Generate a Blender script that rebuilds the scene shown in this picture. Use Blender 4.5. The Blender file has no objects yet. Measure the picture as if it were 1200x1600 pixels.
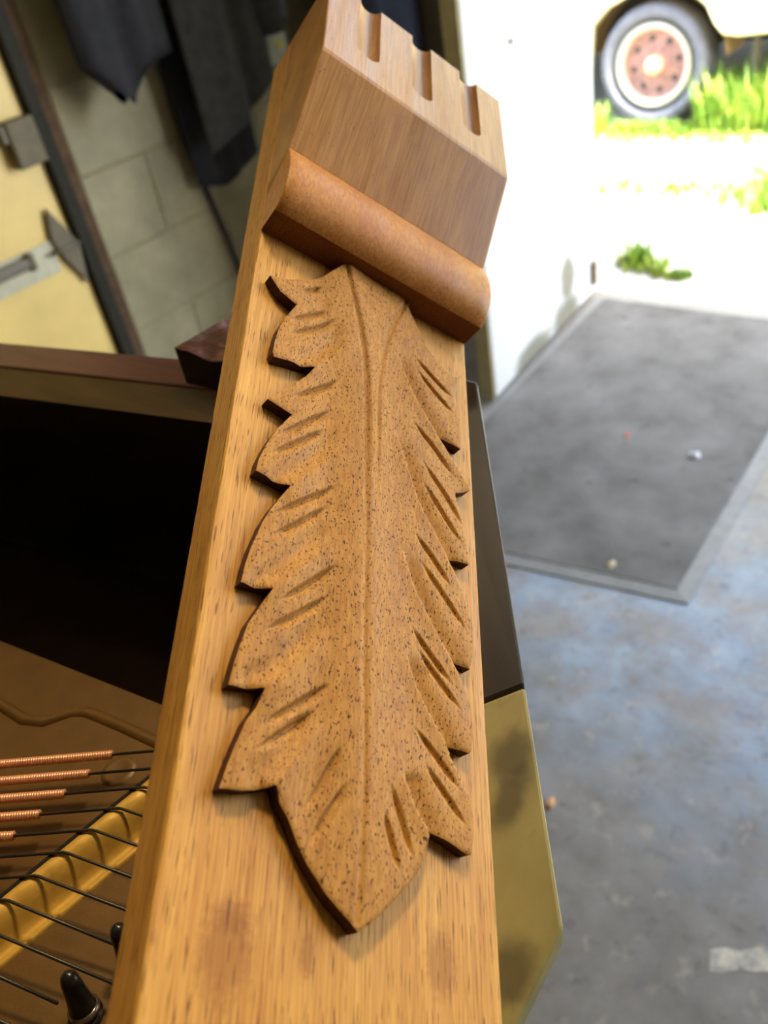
import bpy, bmesh, math, random
import numpy as np
from mathutils import Matrix, Vector
from mathutils.geometry import delaunay_2d_cdt

random.seed(7)
rng = np.random.default_rng(7)
scene = bpy.context.scene
col = scene.collection

# ------------------------------------------------------------------ camera, sky, sun, lamps, exposure
H = 1.26                                              # eye height of the phone above the shop floor
cam_data = bpy.data.cameras.new('camera')
cam = bpy.data.objects.new('camera', cam_data)
col.objects.link(cam)
cam_data.sensor_fit = 'VERTICAL'
cam_data.sensor_height = 36.0
cam_data.sensor_width = 27.0
cam_data.lens = 1310 / 1600 * 36.0
RX, UY, FZ = Vector((0.78759, 0.59424, -0.16305)), Vector((-0.26296, 0.56342, 0.78321)), Vector((-0.55728, 0.57397, -0.6))
rot = Matrix((RX, UY, -FZ)).transposed()
cam.matrix_world = Matrix.Translation((0, 0, H)) @ rot.to_4x4()
cam_data.clip_start = 0.01
cam_data.dof.use_dof = True
cam_data.dof.focus_distance = 0.37
cam_data.dof.aperture_fstop = 8.5
scene.camera = cam

world = bpy.data.worlds.new('sky')
scene.world = world
world.use_nodes = True
wn = world.node_tree.nodes
sky = wn.new('ShaderNodeTexSky')
sky.sky_type = 'NISHITA'
sky.sun_disc = False
sky.sun_elevation = math.radians(52)
sky.sun_rotation = math.radians(97)
sky.air_density = 1.0
sky.dust_density = 2.5
wn['Background'].inputs['Strength'].default_value = 2.15
world.node_tree.links.new(sky.outputs[0], wn['Background'].inputs[0])

def lamp(name, kind, energy, color, loc, direction, size=None, size_y=None, angle=None):
    d = bpy.data.lights.new(name, kind)
    d.energy = energy
    d.color = color
    if kind == 'AREA':
        d.shape = 'RECTANGLE'; d.size = size; d.size_y = size_y
    if angle is not None:
        d.angle = angle
    o = bpy.data.objects.new(name, d)
    o.location = loc
    o.rotation_euler = Vector(direction).to_track_quat('-Z', 'Y').to_euler()
    col.objects.link(o)
    return o

lamp('sun', 'SUN', 26.0, (1.0, 0.95, 0.86), (3, 2, 8), (-0.62, 0.08, -0.78), angle=0.01)
lamp('overhead_fill', 'AREA', 4.0, (1.0, 0.83, 0.58), (0.75, 1.35, 2.5), (0, 0, -1), 1.3, 0.25)  # weak overhead fill, added without a fixture
spot = lamp('work_lamp', 'SPOT', 100.0, (1.0, 0.82, 0.52), (-0.35, 1.05, 2.45), (0.17, -1.12, -1.5))
spot.data.spot_size = math.radians(27); spot.data.spot_blend = 1.0; spot.data.shadow_soft_size = 0.13
lamp('overhead_fill', 'AREA', 4.0, (1.0, 0.86, 0.55), (-1.0, 0.6, 2.5), (0, 0, -1), 0.25, 1.2)  # second added fill, towards the left wall

scene.view_settings.view_transform = 'Standard'
scene.view_settings.look = 'None'
scene.view_settings.gamma = 1.0
scene.view_settings.use_curve_mapping = False
scene.view_settings.exposure = 0.12

# ------------------------------------------------------------------ helpers
def srgb(r, g, b):
    f = lambda c: (c / 255 / 12.92) if c / 255 <= 0.04045 else ((c / 255 + 0.055) / 1.055) ** 2.4
    return (f(r), f(g), f(b), 1.0)

class Mat:
    """small wrapper to write node materials tersely"""
    def __init__(self, name, rough=0.5, metal=0.0, spec=0.5):
        self.m = bpy.data.materials.new(name)
        self.m.use_nodes = True
        self.t = self.m.node_tree
        self.b = self.t.nodes['Principled BSDF']
        self.b.inputs['Roughness'].default_value = rough
        self.b.inputs['Metallic'].default_value = metal
        self.b.inputs['Specular IOR Level'].default_value = spec
        self.tc = self.t.nodes.new('ShaderNodeTexCoord')
    def link(self, a, b): self.t.links.new(a, b)
    def noise(self, scale, detail=3, rough=0.55, s=1.0, coord='Object', distort=0.0, loc=(0, 0, 0)):
        mp = self.t.nodes.new('ShaderNodeMapping')
        mp.inputs['Scale'].default_value = scale if hasattr(scale, '__len__') else (scale,) * 3
        mp.inputs['Location'].default_value = loc
        self.link(self.tc.outputs[coord], mp.inputs[0])
        n = self.t.nodes.new('ShaderNodeTexNoise')
        n.inputs['Scale'].default_value = s
        n.inputs['Detail'].default_value = detail
        n.inputs['Roughness'].default_value = rough
        n.inputs['Distortion'].default_value = distort
        self.link(mp.outputs[0], n.inputs['Vector'])
        return n.outputs['Fac']
    def ramp(self, fac, stops, interp='LINEAR'):
        r = self.t.nodes.new('ShaderNodeValToRGB')
        r.color_ramp.interpolation = interp
        e = r.color_ramp.elements
        while len(e) < len(stops): e.new(0.5)
        for k, (p, c) in enumerate(stops):
            e[k].position = p
            e[k].color = c if hasattr(c, '__len__') else (c, c, c, 1)
        self.link(fac, r.inputs[0])
        return r.outputs[0]
    def mix(self, fac, a, b, mode='MIX'):
        n = self.t.nodes.new('ShaderNodeMix')
        n.data_type = 'RGBA'; n.blend_type = mode
        for v, s in ((fac, n.inputs[0]), (a, n.inputs[6]), (b, n.inputs[7])):
            if hasattr(v, 'links'): self.link(v, s)
            else: s.default_value = v
        return n.outputs[2]
    def color(self, c):
        if hasattr(c, 'links'): self.link(c, self.b.inputs['Base Color'])
        else: self.b.inputs['Base Color'].default_value = c
        return self
    def rough(self, c): self.link(c, self.b.inputs['Roughness']); return self
    def bump(self, h, strength=0.3, dist=0.001):
        n = self.t.nodes.new('ShaderNodeBump')
        n.inputs['Strength'].default_value = strength
        n.inputs['Distance'].default_value = dist
        self.link(h, n.inputs['Height'])
        self.link(n.outputs[0], self.b.inputs['Normal'])
        return self
    def blob(self, centre, radii, soft=0.5, wob=0.35, nscale=160):
        """0..1 mask of a stain with an uneven outline round a point of the object"""
        mp = self.t.nodes.new('ShaderNodeMapping')
        mp.inputs['Location'].default_value = [-c / r for c, r in zip(centre, radii)]
        mp.inputs['Scale'].default_value = [1 / r for r in radii]
        self.link(self.tc.outputs['Object'], mp.inputs[0])
        ln = self.t.nodes.new('ShaderNodeVectorMath'); ln.operation = 'LENGTH'
        self.link(mp.outputs[0], ln.inputs[0])
        nz = self.noise(nscale, 2)
        ad = self.t.nodes.new('ShaderNodeMath'); ad.operation = 'MULTIPLY_ADD'
        self.link(nz, ad.inputs[0]); ad.inputs[1].default_value = wob * 2
        self.link(ln.outputs['Value'], ad.inputs[2])
        mr = self.t.nodes.new('ShaderNodeMapRange')
        mr.interpolation_type = 'SMOOTHSTEP'
        mr.inputs['From Min'].default_value = 1 + wob - soft
        mr.inputs['From Max'].default_value = 1 + wob + soft
        mr.inputs['To Min'].default_value = 1; mr.inputs['To Max'].default_value = 0
        self.link(ad.outputs[0], mr.inputs[0])
        return mr.outputs[0]
    def scale_fac(self, fac, k):
        n = self.t.nodes.new('ShaderNodeMath'); n.operation = 'MULTIPLY'
        self.link(fac, n.inputs[0]); n.inputs[1].default_value = k
        return n.outputs[0]

def plain(name, c, rough=0.5, metal=0.0, var=0.12, scale=40, spec=0.5):
    """one colour with slight natural unevenness"""
    M = Mat(name, rough, metal, spec)
    dark = tuple(x * (1 - var) for x in c[:3]) + (1,)
    lite = tuple(min(1, x * (1 + var)) for x in c[:3]) + (1,)
    M.color(M.ramp(M.noise(scale, 4), [(0.3, dark), (0.7, lite)]))
    return M.m

def obj(name, verts, faces, mat=None, parent=None, smooth=False, mats=None, fmat=None):
    me = bpy.data.meshes.new(name)
    me.from_pydata([tuple(v) for v in verts], [], faces)
    for m in ([mat] if mat else []) + (mats or []):
        me.materials.append(m)
    if fmat is not None:
        me.polygons.foreach_set('material_index', fmat)
    if smooth:
        me.polygons.foreach_set('use_smooth', [True] * len(me.polygons))
    me.update()
    o = bpy.data.objects.new(name, me)
    col.objects.link(o)
    if parent is not None: o.parent = parent
    return o

def from_bm(name, bm, mat, parent=None, smooth=False):
    bmesh.ops.recalc_face_normals(bm, faces=bm.faces)
    me = bpy.data.meshes.new(name)
    bm.to_mesh(me); bm.free()
    me.materials.append(mat)
    if smooth: me.polygons.foreach_set('use_smooth', [True] * len(me.polygons))
    o = bpy.data.objects.new(name, me)
    col.objects.link(o)
    if parent is not None: o.parent = parent
    return o

def tag(o, label=None, cat=None, group=None, kind=None):
    if label: o['label'] = label
    if cat: o['category'] = cat
    if group: o['group'] = group
    if kind: o['kind'] = kind
    return o

def thing(name, label, cat, loc=(0, 0, 0), rz=0.0, group=None):
    o = bpy.data.objects.new(name, None)
    o.empty_display_size = 0.05
    o.location = loc; o.rotation_euler = (0, 0, rz)
    col.objects.link(o)
    return tag(o, label, cat, group)

def bm_box(bm, lo, hi, bevel=0.0, seg=2):
    vs = [bm.verts.new((x, y, z)) for x in (lo[0], hi[0]) for y in (lo[1], hi[1]) for z in (lo[2], hi[2])]
    fs = [(0, 1, 3, 2), (4, 6, 7, 5), (0, 4, 5, 1), (2, 3, 7, 6), (0, 2, 6, 4), (1, 5, 7, 3)]
    new = [bm.faces.new([vs[i] for i in f]) for f in fs]
    if bevel:
        ed = list({e for f in new for e in f.edges})
        bmesh.ops.bevel(bm, geom=ed, offset=bevel, segments=seg, affect='EDGES', profile=0.5)

def box(name, lo, hi, mat, parent=None, bevel=0.0, seg=2):
    bm = bmesh.new(); bm_box(bm, lo, hi, bevel, seg)
    return from_bm(name, bm, mat, parent)

def prism(name, poly, z0, z1, mat, parent=None, bevel=0.0, axis='z'):
    """extrude a plan polygon between two heights (axis names the extrusion axis)"""
    put = {'z': lambda a, b, c: (a, b, c), 'x': lambda a, b, c: (c, a, b), 'y': lambda a, b, c: (a, c, b)}[axis]
    bm = bmesh.new()
    lo = [bm.verts.new(put(a, b, z0)) for a, b in poly]
    hi = [bm.verts.new(put(a, b, z1)) for a, b in poly]
    n = len(poly)
    bm.faces.new(lo); top = bm.faces.new(hi)
    for i in range(n):
        bm.faces.new((lo[i], lo[(i + 1) % n], hi[(i + 1) % n], hi[i]))
    if bevel:
        ed = list({e for f in bm.faces for e in f.edges})
        bmesh.ops.bevel(bm, geom=ed, offset=bevel, segments=2, affect='EDGES', profile=0.5)
    return from_bm(name, bm, mat, parent)

def frame_of(d):
    d = Vector(d).normalized()
    a = Vector((0, 0, 1)) if abs(d.z) < 0.9 else Vector((1, 0, 0))
    x = d.cross(a).normalized()
    return x, d.cross(x).normalized()

def tube_data(pts, r, seg=8, cap=True):
    """tube along points; r is a number or one radius per point"""
    P = [Vector(p) for p in pts]
    rs = r if hasattr(r, '__len__') else [r] * len(P)
    V, F = [], []
    x = None
    for i, p in enumerate(P):
        d = (P[min(i + 1, len(P) - 1)] - P[max(i - 1, 0)]).normalized()
        if x is None: x, y = frame_of(d)
        else:
            x = (x - d * x.dot(d)).normalized(); y = d.cross(x)
        for k in range(seg):
            a = 2 * math.pi * k / seg
            V.append(p + (x * math.cos(a) + y * math.sin(a)) * rs[i])
    for i in range(len(P) - 1):
        for k in range(seg):
            F.append((i * seg + k, i * seg + (k + 1) % seg, (i + 1) * seg + (k + 1) % seg, (i + 1) * seg + k))
    if cap:
        F.append(tuple(range(seg))[::-1]); F.append(tuple((len(P) - 1) * seg + k for k in range(seg)))
    return V, F

def tube(name, pts, r, mat, parent=None, seg=8):
    V, F = tube_data(pts, r, seg)
    return obj(name, V, F, mat, parent, smooth=True)

def lathe(name, prof, mat, parent=None, seg=32, origin=(0, 0, 0), axis=(0, 0, 1), smooth=True):
    """prof: (radius, height along the axis)"""
    d = Vector(axis).normalized(); x, y = frame_of(d); o = Vector(origin)
    V, F = [], []
    for r, h in prof:
        for k in range(seg):
            a = 2 * math.pi * k / seg
            V.append(o + d * h + (x * math.cos(a) + y * math.sin(a)) * r)
    for i in range(len(prof) - 1):
        for k in range(seg):
            F.append((i * seg + k, i * seg + (k + 1) % seg, (i + 1) * seg + (k + 1) % seg, (i + 1) * seg + k))
    return obj(name, V, F, mat, parent, smooth=smooth)

# ------------------------------------------------------------------ materials
def wood(name, base, dark, lite, pore, pore_scale, pore_cut, streak=(260, 7, 260), fine=(1100, 24, 1100), band=(38, 3, 38), rough=0.45, pore_amt=0.75, bump=0.25, stains=(), spec=0.28):
    M = Mat(name, rough, 0, spec)
    c = M.ramp(M.noise(streak, 4, 0.6), [(0.28, dark), (0.5, base), (0.75, lite)])
    c = M.mix(0.5, c, M.ramp(M.noise(band, 3, 0.5, distort=0.4), [(0.3, dark), (0.7, lite)]))
    c = M.mix(0.45, c, M.ramp(M.noise(fine, 2), [(0.35, dark), (0.65, lite)]))
    p = M.noise(pore_scale, 1.5, 0.5)
    pm = M.ramp(p, [(pore_cut, 0.0), (pore_cut + 0.05, 1.0)])
    for centre, radii, amt in stains:
        c = M.mix(M.scale_fac(M.blob(centre, radii, 0.45, 0.5, 420), amt), c, tuple(x * k for x, k in zip(dark[:3], (0.62, 0.55, 0.5))) + (1,))
    c = M.mix(M.scale_fac(pm, pore_amt), c, pore)
    M.color(c)
    M.rough(M.ramp(M.noise(streak, 2), [(0.3, rough - 0.08), (0.7, rough + 0.1)]))
    M.bump(M.mix(pm, M.noise(fine, 2), (0, 0, 0, 1)), bump, 0.0003)
    return M.m

POST_STAINS = (((-0.0425, -0.1630, 0), (0.0085, 0.0125, 0.05), 0.5), ((-0.0415, -0.1530, 0), (0.006, 0.005, 0.05), 0.45),
               ((-0.0142, -0.1605, 0), (0.0025, 0.007, 0.05), 0.55), ((0.0400, -0.1590, 0), (0.0060, 0.0100, 0.05), 0.5))
m_post = wood('post_wood', srgb(200, 142, 62), srgb(168, 106, 42), srgb(222, 170, 86), srgb(92, 50, 20), (1500, 70, 1500), 0.615, rough=0.5, stains=POST_STAINS)
m_leaf = wood('leaf_wood', srgb(176, 122, 54), srgb(146, 94, 38), srgb(196, 144, 72), srgb(70, 36, 12), (1300, 560, 1300), 0.605, streak=(200, 40, 200), fine=(900, 160, 900), rough=0.5, pore_amt=0.9, spec=0.16)
m_edge_shade = wood('shaded_end_grain', srgb(70, 36, 17), srgb(45, 22, 11), srgb(92, 48, 24), srgb(30, 14, 8), (1500, 900, 1500), 0.66, streak=(300, 300, 300), rough=0.6)  # leaf edge: stain, plus shade painted into the darker wood
m_block = wood('block_wood', srgb(180, 122, 52), srgb(146, 92, 38), srgb(204, 148, 72), srgb(110, 66, 32), (900, 180, 900), 0.67, streak=(90, 10, 12), fine=(800, 30, 60), rough=0.36, pore_amt=0.55, spec=0.4, band=(45, 9, 12))
m_roll = wood('roll_wood', srgb(190, 122, 52), srgb(158, 92, 36), srgb(208, 146, 70), srgb(100, 58, 28), (1000, 420, 1000), 0.655, streak=(110, 24, 24), fine=(700, 200, 700), rough=0.42, pore_amt=0.6)

m_under = wood('shaded_underside', srgb(132, 78, 40), srgb(104, 58, 28), srgb(156, 98, 52), srgb(60, 30, 14), (1000, 420, 1000), 0.66, streak=(110, 24, 24), rough=0.6, spec=0.15)  # lower face of the roll: shade and stain put into a darker wood

def lacquer(name, c, rough=0.16, var=0.35):
    M = Mat(name, rough, 0, 0.5)
    d = tuple(x * (1 - var) for x in c[:3]) + (1,)
    l = tuple(x * (1 + var) for x in c[:3]) + (1,)
    M.color(M.ramp(M.noise((9, 60, 60), 4), [(0.3, d), (0.7, l)]))
    return M.m
m_mahogany = lacquer('mahogany_lacquer', srgb(74, 34, 26))
m_mahogany_top = lacquer('worn_mahogany_top', srgb(104, 56, 46), 0.4)
m_inner_rim = lacquer('inner_rim_veneer', srgb(92, 66, 34), 0.35)
m_darkwood = lacquer('dark_case_wood', srgb(32, 20, 14), 0.35)
m_soundboard = plain('soundboard_wood', srgb(30, 18, 9), 0.9, spec=0.05)  # near-black: the shade of the cavity is put into this colour
def broken_top():
    M = Mat('splintered_mahogany', 0.35)
    n = M.noise((60, 200, 200), 5, 0.7)
    M.color(M.ramp(n, [(0.3, srgb(58, 22, 20)), (0.55, srgb(112, 62, 52)), (0.75, srgb(168, 128, 116))]))
    M.bump(n, 0.7, 0.002)
    return M.m
m_broken = broken_top()
def mottled():
    M = Mat('mottled_olive', 0.42)  # olive tone broken up by noise, with darker smudges
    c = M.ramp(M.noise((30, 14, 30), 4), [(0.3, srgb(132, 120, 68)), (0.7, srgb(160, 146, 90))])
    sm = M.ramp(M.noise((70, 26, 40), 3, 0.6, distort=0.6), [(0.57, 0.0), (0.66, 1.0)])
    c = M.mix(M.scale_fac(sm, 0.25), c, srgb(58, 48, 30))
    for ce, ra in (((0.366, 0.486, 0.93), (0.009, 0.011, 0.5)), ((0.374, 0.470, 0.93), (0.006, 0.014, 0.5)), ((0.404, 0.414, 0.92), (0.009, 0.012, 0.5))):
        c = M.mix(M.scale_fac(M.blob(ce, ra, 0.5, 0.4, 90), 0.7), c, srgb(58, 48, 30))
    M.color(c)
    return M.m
m_mottled = mottled()
def gold(name, c, rough):
    M = Mat(name, rough, 0.25)
    d = tuple(x * 0.8 for x in c[:3]) + (1,)
    M.color(M.ramp(M.noise(60, 4), [(0.3, d), (0.7, c)]))
    M.bump(M.noise(700, 2), 0.08, 0.001)
    return M.m
m_plate = gold('bronzed_iron', srgb(112, 77, 27), 0.45)
m_bar = gold('gold_bar_paint', srgb(228, 176, 74), 0.45)
m_copper = plain('copper_wire', srgb(238, 168, 124), 0.35, 0.35, 0.1)
m_steel = plain('dull_steel_wire', srgb(70, 64, 54), 0.4, 0.7)
m_pin = plain('blackened_pin', srgb(40, 38, 32), 0.25, 0.3)
m_chrome = plain('nickel_ring', srgb(160, 146, 128), 0.2, 0.9)
m_felt = plain('black_felt', srgb(26, 22, 17), 0.95)

def floor_mat():
    M = Mat('painted_concrete', 0.4)
    grey = M.ramp(M.noise(9, 6, 0.65), [(0.3, srgb(120, 115, 108)), (0.52, srgb(140, 134, 127)), (0.75, srgb(162, 155, 146))])
    blue = M.ramp(M.noise(14, 5), [(0.3, srgb(128, 144, 158)), (0.7, srgb(158, 172, 184))])
    patch = M.mix(1.0, M.ramp(M.noise(7, 6, 0.7, loc=(0.6, 0.25, 0)), [(0.40, 0.0), (0.60, 0.9)]), M.blob((-0.35, 1.12, 0), (0.75, 0.36, 1.0), 0.6, 0.4, 3), 'MULTIPLY')
    c = M.mix(patch, grey, blue)
    c = M.mix(M.ramp(M.noise(24, 3, 0.6), [(0.60, 0.0), (0.70, 0.5)]), c, srgb(186, 172, 156))
    c = M.mix(M.ramp(M.noise(31, 4, 0.6, loc=(3, 1, 0)), [(0.58, 0.0), (0.70, 0.5)]), c, srgb(92, 90, 92))
    M.color(c)
    M.rough(M.ramp(M.noise(7, 4), [(0.3, 0.24), (0.7, 0.52)]))
    M.bump(M.noise(60, 4), 0.2, 0.002)
    return M.m
m_floor = floor_mat()
def carpet():
    M = Mat('grey_carpet', 0.95, 0, 0.2)
    c = M.ramp(M.noise(7, 5, 0.6), [(0.3, srgb(98, 96, 92)), (0.7, srgb(130, 128, 124))])
    c = M.mix(M.ramp(M.noise(26, 3), [(0.64, 0.0), (0.72, 0.5)]), c, srgb(70, 70, 70))
    M.color(c); M.bump(M.noise(900, 2), 0.4, 0.002)
    return M.m
m_carpet = carpet()
m_rubber = plain('grey_rubber_border', srgb(142, 142, 138), 0.7)
def block_paint():
    M = Mat('painted_block', 0.6)
    c = M.ramp(M.noise(7, 5, 0.6), [(0.3, srgb(134, 126, 94)), (0.5, srgb(148, 140, 106)), (0.72, srgb(166, 157, 122))])
    c = M.mix(M.ramp(M.noise((6, 6, 3), 4, 0.6, loc=(2, 0, 0)), [(0.55, 0.0), (0.7, 0.5)]), c, srgb(104, 98, 80))
    M.color(c); M.bump(M.noise(160, 4), 0.25, 0.003)
    return M.m
m_blocks = block_paint()
m_mortar = plain('mortar', srgb(138, 130, 98), 0.9)
m_cream = plain('cream_door_paint', srgb(228, 198, 116), 0.4, var=0.1, scale=6)
m_blacksteel = plain('black_door_frame', srgb(42, 40, 30), 0.7, spec=0.2)
m_rust = plain('rusty_frame_edge', srgb(88, 68, 48), 0.8, var=0.3, spec=0.2)
m_hinge = plain('grey_hinge_steel', srgb(108, 100, 78), 0.6, 0.0, spec=0.3)
m_rail = plain('pale_grey_rail', srgb(190, 186, 156), 0.45)
m_railbar = plain('dark_grey_bar', srgb(104, 98, 82), 0.45)
def white_door():
    M = Mat('white_door_paint', 0.4)
    c = M.ramp(M.noise(4, 4), [(0.3, srgb(188, 190, 190)), (0.7, srgb(204, 205, 203))])
    for ce, ra in (((0.03, 0.52, 0.155), (0.1, 0.055, 0.075)), ((0.03, 0.50, 0.03), (0.1, 0.10, 0.07)), ((0.03, 0.25, 0.03), (0.1, 0.12, 0.05))):
        c = M.mix(M.scale_fac(M.blob(ce, ra, 0.35, 0.3, 18), 0.85), c, srgb(96, 95, 72))
    M.color(c)
    return M.m
m_whitedoor = white_door()
m_dooredge = plain('bare_door_edge', srgb(172, 164, 126), 0.6)
m_ceiling = plain('ceiling_boards', srgb(112, 98, 78), 0.8)
m_shopwall = plain('shop_wall_paint', srgb(120, 112, 92), 0.8)
m_blackcloth = plain('black_cloth', srgb(34, 34, 38), 0.9, var=0.25)
m_greycloth = plain('charcoal_cloth', srgb(62, 62, 60), 0.9, var=0.2)
m_navycloth = plain('navy_cloth', srgb(36, 40, 56), 0.9, var=0.25)
m_brownlining = plain('brown_lining', srgb(84, 72, 60), 0.9)
m_cable = plain('black_rubber', srgb(30, 30, 30), 0.5)
m_coil = plain('grey_coil_rubber', srgb(74, 74, 82), 0.35)
m_plastic = plain('pale_grey_plastic', srgb(168, 172, 158), 0.4)
m_yellow = plain('yellow_print', srgb(206, 190, 52), 0.5)
def gravel():
    M = Mat('pale_gravel', 0.9)
    n = M.noise(60, 6, 0.7)
    c = M.ramp(n, [(0.3, srgb(168, 162, 150)), (0.7, srgb(226, 222, 212))])
    M.color(c); M.bump(n, 0.6, 0.02)
    return M.m
m_gravel = gravel()
def grass_mat():
    M = Mat('grass_blades', 0.6)
    M.color(M.ramp(M.noise(7, 3), [(0.3, srgb(96, 140, 40)), (0.55, srgb(138, 168, 52)), (0.75, srgb(196, 194, 90))]))
    return M.m
m_grass = grass_mat()
m_tire = plain('hazed_tire_rubber', srgb(104, 104, 110), 0.75, var=0.15, scale=20)  # glare haze painted in: tire, disc, arch lining and underbody colours lightened
m_rimwhite = plain('white_wheel_paint', srgb(190, 184, 160), 0.5)
m_rusthub = plain('rusty_wheel_disc', srgb(160, 118, 106), 0.8, var=0.25, scale=25)
m_cap = plain('cream_hub_cap', srgb(206, 184, 140), 0.5)
m_body = plain('pale_vehicle_paint', srgb(236, 226, 176), 0.3)
m_underbody = plain('dark_underbody', srgb(74, 70, 64), 0.9)
m_arch = plain('tan_arch_lining', srgb(186, 152, 98), 0.8)
m_paper = plain('white_paper', srgb(232, 234, 238), 0.8)
m_chip = plain('wood_chip', srgb(214, 166, 116), 0.8)
m_straw = plain('straw_chip', srgb(206, 194, 158), 0.8)
m_redchip = plain('red_chip', srgb(170, 104, 88), 0.8)
m_linepaint = Mat('worn_line_paint', 0.6)
m_linepaint.color(m_linepaint.ramp(m_linepaint.noise(40, 5, 0.7), [(0.35, srgb(150, 146, 140)), (0.6, srgb(214, 206, 186))]))
m_linepaint = m_linepaint.m

# ------------------------------------------------------------------ the shop: floor, walls, doors
WX, FY = -1.9, 2.53                                   # left wall plane, front wall plane
o = box('floor', (WX - 0.3, -3.0, -0.2), (3.4, FY, 0.0), m_floor)
tag(o, 'worn blue and grey painted concrete shop floor', 'floor', kind='structure')
o = box('ground', (-24, FY, -0.2), (24, 40, -0.004), m_gravel)
tag(o, 'pale sunlit gravel yard outside the open doorway', 'ground', kind='structure')
o = box('ceiling', (WX - 0.3, -3.0, 2.6), (3.4, FY + 0.25, 2.75), m_ceiling)
tag(o, 'pale boarded shop ceiling', 'ceiling', kind='structure')
o = box('wall_right', (3.2, -3.0, 0), (3.4, FY + 0.2, 2.6), m_shopwall)
tag(o, 'plain cream shop wall on the right', 'wall', kind='structure')
o = box('wall_back', (WX - 0.3, -3.2, 0), (3.4, -3.0, 2.6), m_shopwall)
tag(o, 'plain cream shop wall behind the piano', 'wall', kind='structure')
# front wall with the wide opening
bm = bmesh.new()
bm_box(bm, (WX - 0.3, FY, 0), (-1.37, FY + 0.2, 2.6))
bm_box(bm, (-1.37, FY, 2.3), (2.7, FY + 0.2, 2.6))
bm_box(bm, (2.7, FY, 0), (3.2, FY + 0.2, 2.6))
o = from_bm('wall_front', bm, m_shopwall)
tag(o, 'front wall around the wide open doorway', 'wall', kind='structure')
# left wall: mortar core with single blocks standing a little proud of the joints
D0, D1 = 0.20, 1.095                                  # the cream door in it
bm = bmesh.new()
bm_box(bm, (WX - 0.3, -3.0, 0), (WX - 0.002, D0, 2.6))
bm_box(bm, (WX - 0.3, 1.165, 0), (WX - 0.002, FY, 2.6))
bm_box(bm, (WX - 0.3, D0, 2.1), (WX - 0.002, 1.165, 2.6))
wall_left = from_bm('wall_left', bm, m_mortar)
tag(wall_left, 'grey green painted concrete block wall behind the hanging jackets', 'wall', kind='structure')
for r in range(12):
    z0 = r * 0.2 + 0.002
    y = 1.167 - (0.2 if r % 2 else 0.0)
    while y < FY - 0.02:
        a, b = max(y + 0.002, 1.167), min(y + 0.398, FY - 0.002)
        if b - a > 0.03:
            pr = random.uniform(0, 0.001)
            box('concrete_block', (WX - 0.02, a, z0), (WX + pr, b, z0 + 0.196), m_blocks, wall_left, 0.003, 1)
        y += 0.4

# cream steel door with its black frame post, hinges, pull rail
door = thing('door_1', 'closed cream steel door with grey hinges in the left wall', 'door', (WX, 0, 0))
door['kind'] = 'structure'
box('door_leaf', (-0.05, D0 + 0.004, 0.01), (0.0, D1 - 0.003, 2.09), m_cream, door, 0.003)
box('frame_post', (-0.05, D1, 0), (0.022, 1.130, 2.1), m_blacksteel, door, 0.003)
box('frame_edge', (-0.05, 1.131, 0), (0.012, 1.162, 2.1), m_rust, door, 0.003)['label'] = 'rusty brown edge strip of the frame'
box('frame_head', (-0.05, D0, 2.091), (0.02, 1.162, 2.13), m_blacksteel, door, 0.003)
hb = box('latch_box', (0.0005, 1.018, 0.868), (0.035, 1.090, 0.966), m_hinge, door, 0.004)
box('latch_lip', (0.004, 1.006, 0.925), (0.028, 1.0175, 0.960), m_railbar, hb, 0.002)
box('latch_knuckle', (0.008, 1.0905, 0.900), (0.03, 1.0945, 0.935), m_blacksteel, hb, 0.003)
box('rail_band', (0.0005, 0.24, 0.628), (0.006, 1.030, 0.702), m_rail, door, 0.002)
rb = box('pull_bar', (0.0065, 0.24, 0.668), (0.030, 0.948, 0.694), m_railbar, door, 0.006)
box('bar_end', (0.0065, 0.949, 0.660), (0.026, 0.966, 0.700), m_hinge, rb, 0.004)
hp = prism('hinge_plate', [(1.030, 0.705), (1.046, 0.772), (1.084, 0.696), (1.094, 0.668), (1.080, 0.578), (1.043, 0.655)], 0.0065, 0.016, m_hinge, door, 0.001, axis='x')
tube('hinge_strap', [(0.018, 1.012, 0.676), (0.019, 1.05, 0.676), (0.02, 1.092, 0.676)], 0.005, m_railbar, hp)

# white door leaf swung inwards along the mat
ang = math.atan2(-0.0552, 0.7499)
leafd = thing('door_2', 'open white painted door leaf standing beside the grey mat', 'door', (-1.2170, 1.757, 0), -math.atan2(-0.0552, 0.7499) * 1.0)
leafd['kind'] = 'structure'
box('door_panel', (-0.004, 0.002, 0.018), (0.043, 0.748, 2.25), m_whitedoor, leafd, 0.004)
box('door_edge', (-0.004, -0.006, 0.012), (0.040, 0.0015, 2.25), m_dooredge, leafd, 0.002)['label'] = 'bare beige edge of the leaf'
lathe('bolt_head', [(0, 0.006), (0.006, 0.005), (0.008, 0.0)], m_hinge, leafd, 12, (0.0435, 0.23, 0.885), (1, 0, 0))
box('floor_bolt', (0.0435, 0.705, 0.05), (0.058, 0.73, 0.13), m_hinge, leafd, 0.004)

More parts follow.
